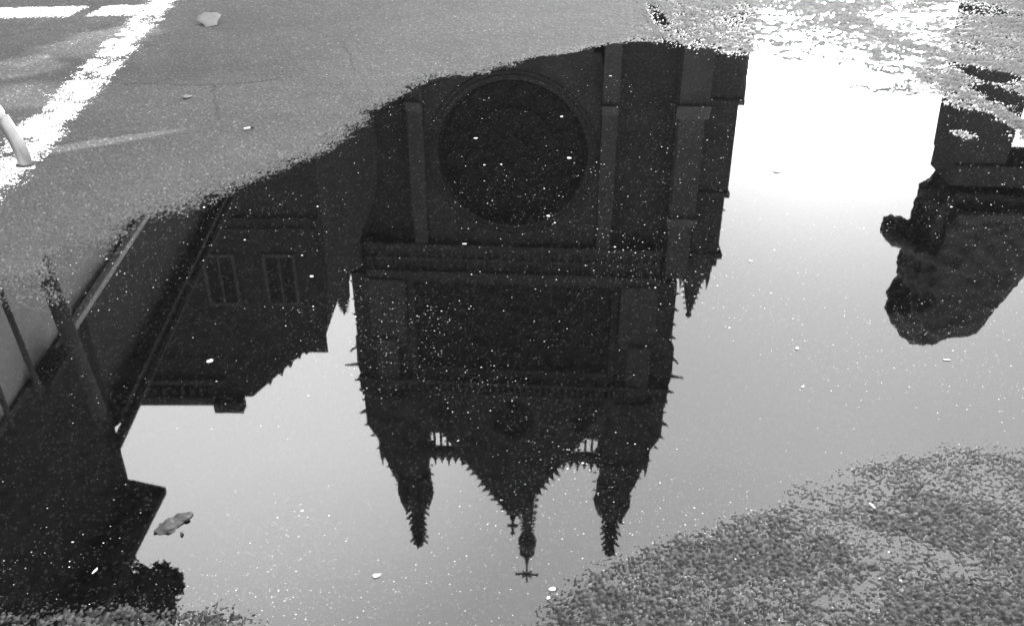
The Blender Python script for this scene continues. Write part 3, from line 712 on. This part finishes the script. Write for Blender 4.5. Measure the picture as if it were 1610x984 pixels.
# ================================================================== statue on its block, right
pl = tag(empty('statue', (5.40, 10.2, 0), R(-4)), 'dark hunched statue on a tall block, mirrored at the right of the puddle', 'statue')
m = MB(); m.box(-.48,.42,-.45,.45,0,.35); m.box(-.44,.32,-.38,.38,.35,2.36,.08,.05); m.box(-.33,1.25,-.36,.36,2.365,2.62,.0,.0); m.build('plinth', M['granite'], pl, bevel=.02)
import bmesh
bm = bmesh.new()
def ell(x, y, z, rx, ry, rz, ang=0):
    mtx = Matrix.Translation((x, y, z)) @ Matrix.Rotation(ang, 4, 'Y') @ Matrix.Diagonal((rx, ry, rz, 1))
    bmesh.ops.create_icosphere(bm, subdivisions=3, radius=1, matrix=mtx)
OUT = [(-.30,2.60),(-.46,2.80),(-.48,3.2),(-.48,3.34),(-.60,3.38),(-.74,3.24),(-.84,3.27),(-.86,3.38),(-.76,3.48),(-.62,3.50),(-.46,3.58),(-.50,3.86),(-.50,3.98),(-.36,4.12),(-.44,4.26),(-.60,4.44),(-.46,4.66),(-.28,4.86),(-.08,4.90),(.10,4.76),(.34,4.74),(.50,4.64),(.55,4.40),(.72,4.1),(.95,3.6),(1.15,3.1),(1.2,2.60)]
cxo, czo = .15, 3.6
for k, (sc_, dep) in enumerate(((1, .16), (.90, .36), (.74, .52))):
    P_ = [(cxo+(x-cxo)*sc_, czo+(z-czo)*(sc_ if k else 1)) for x, z in OUT]
    n_ = len(P_); vv = [bm.verts.new((x, -dep, z)) for x, z in P_]+[bm.verts.new((x, dep, z)) for x, z in P_]
    bm.faces.new(vv[:n_]); bm.faces.new(vv[n_:][::-1])
    for i in range(n_): bm.faces.new((vv[i], vv[i+n_], vv[(i+1) % n_+n_], vv[(i+1) % n_]))
bmesh.ops.triangulate(bm, faces=bm.faces[:])
me = bpy.data.meshes.new('figure'); bm.to_mesh(me); bm.free(); me.materials.append(M['bronze'])
fo = bpy.data.objects.new('figure', me); C.objects.link(fo); fo.parent = pl
rm = fo.modifiers.new('fuse', 'REMESH'); rm.mode = 'VOXEL'; rm.voxel_size = .035; rm.use_smooth_shade = True
sm = fo.modifiers.new('soften', 'SMOOTH'); sm.factor = .5; sm.iterations = 1
tx = bpy.data.textures.new('folds', 'CLOUDS'); tx.noise_scale = .11
dm = fo.modifiers.new('folds', 'DISPLACE'); dm.texture = tx; dm.strength = .09; dm.mid_level = .5

# shrub on the near roof corner
sh = tag(empty('roof_shrub', (-5.98, 10.45, 10.1)), 'ragged dark shrub growing at the edge of the near roof at bottom left', 'shrub')
m = MB()
for i in range(4200):
    v = Vector((rnd.gauss(0,1), rnd.gauss(0,1), rnd.gauss(0,1))).normalized()*rnd.random()**.4
    if i % 7 == 0: p = Vector((v.x*.36+.42, v.y*.36, v.z*.36-.55))
    elif i % 7 == 1: p = Vector((v.x*.30+.25, v.y*.3, v.z*.5-.05))
    else: p = Vector((v.x*1.05-.55, v.y*.7, v.z*1.5+.25))
    q = Vector((rnd.gauss(0,1), rnd.gauss(0,1), rnd.gauss(0,1))).normalized(); r_ = q.orthogonal().normalized()*rnd.uniform(.06,.12); u_ = q.cross(r_)*.6
    m.add([p-r_, p-u_, p+r_, p+u_], [(0,1,2,3)])
m.build('foliage', M['leaf'], sh)
MB().tube([(-.7,0,-1.6),(-.5,0,-.5),(-.35,0,.6)], .09, 6, .03).build('trunk', M['bark'], sh)

# leaning dark lamp post with a thin bowed arm beside the pale wall
lp = tag(empty('lamp_post', (-5.15, 9, 0)), 'dark leaning lamp post with thin bowed arm in front of the pale wall at left', 'lamp post')
MB().tube([(-.35,0,0),(0,0,3.39),(.17,0,5.2)], .095, 10).build('pole', M['timber'], lp, smooth=True)
MB().tube(smooth_path([(-.01,0,5.12),(.12,0,5.15),(.17,0,5.27),(.06,0,5.48),(-.13,0,5.65),(-.61,0,5.97),(-1.2,0,6.36)], 5), .014, 6).build('arm', M['stone_pale'], lp, smooth=True)
MB().loft(-.35, 0, [(0,.16),(.12,.16),(.5,.1)], 10).build('base', M['timber'], lp)
for X_, x1, z1, lab in ((-5.71, .10, 4.9, 'thin dark pole leaning before the pale wall, right of two at far left'), (-6.14, .06, 5.4, 'thin dark pole at the very left edge before the pale wall')):
    pp = MB().tube([(-.2,0,0),(0,0,3.7),(x1,0,z1)], .035, 8).build('pole', M['timber'], None, smooth=True); pp.location = (X_, 9, 0); tag(pp, lab, 'pole', 'thin poles before the pale wall')
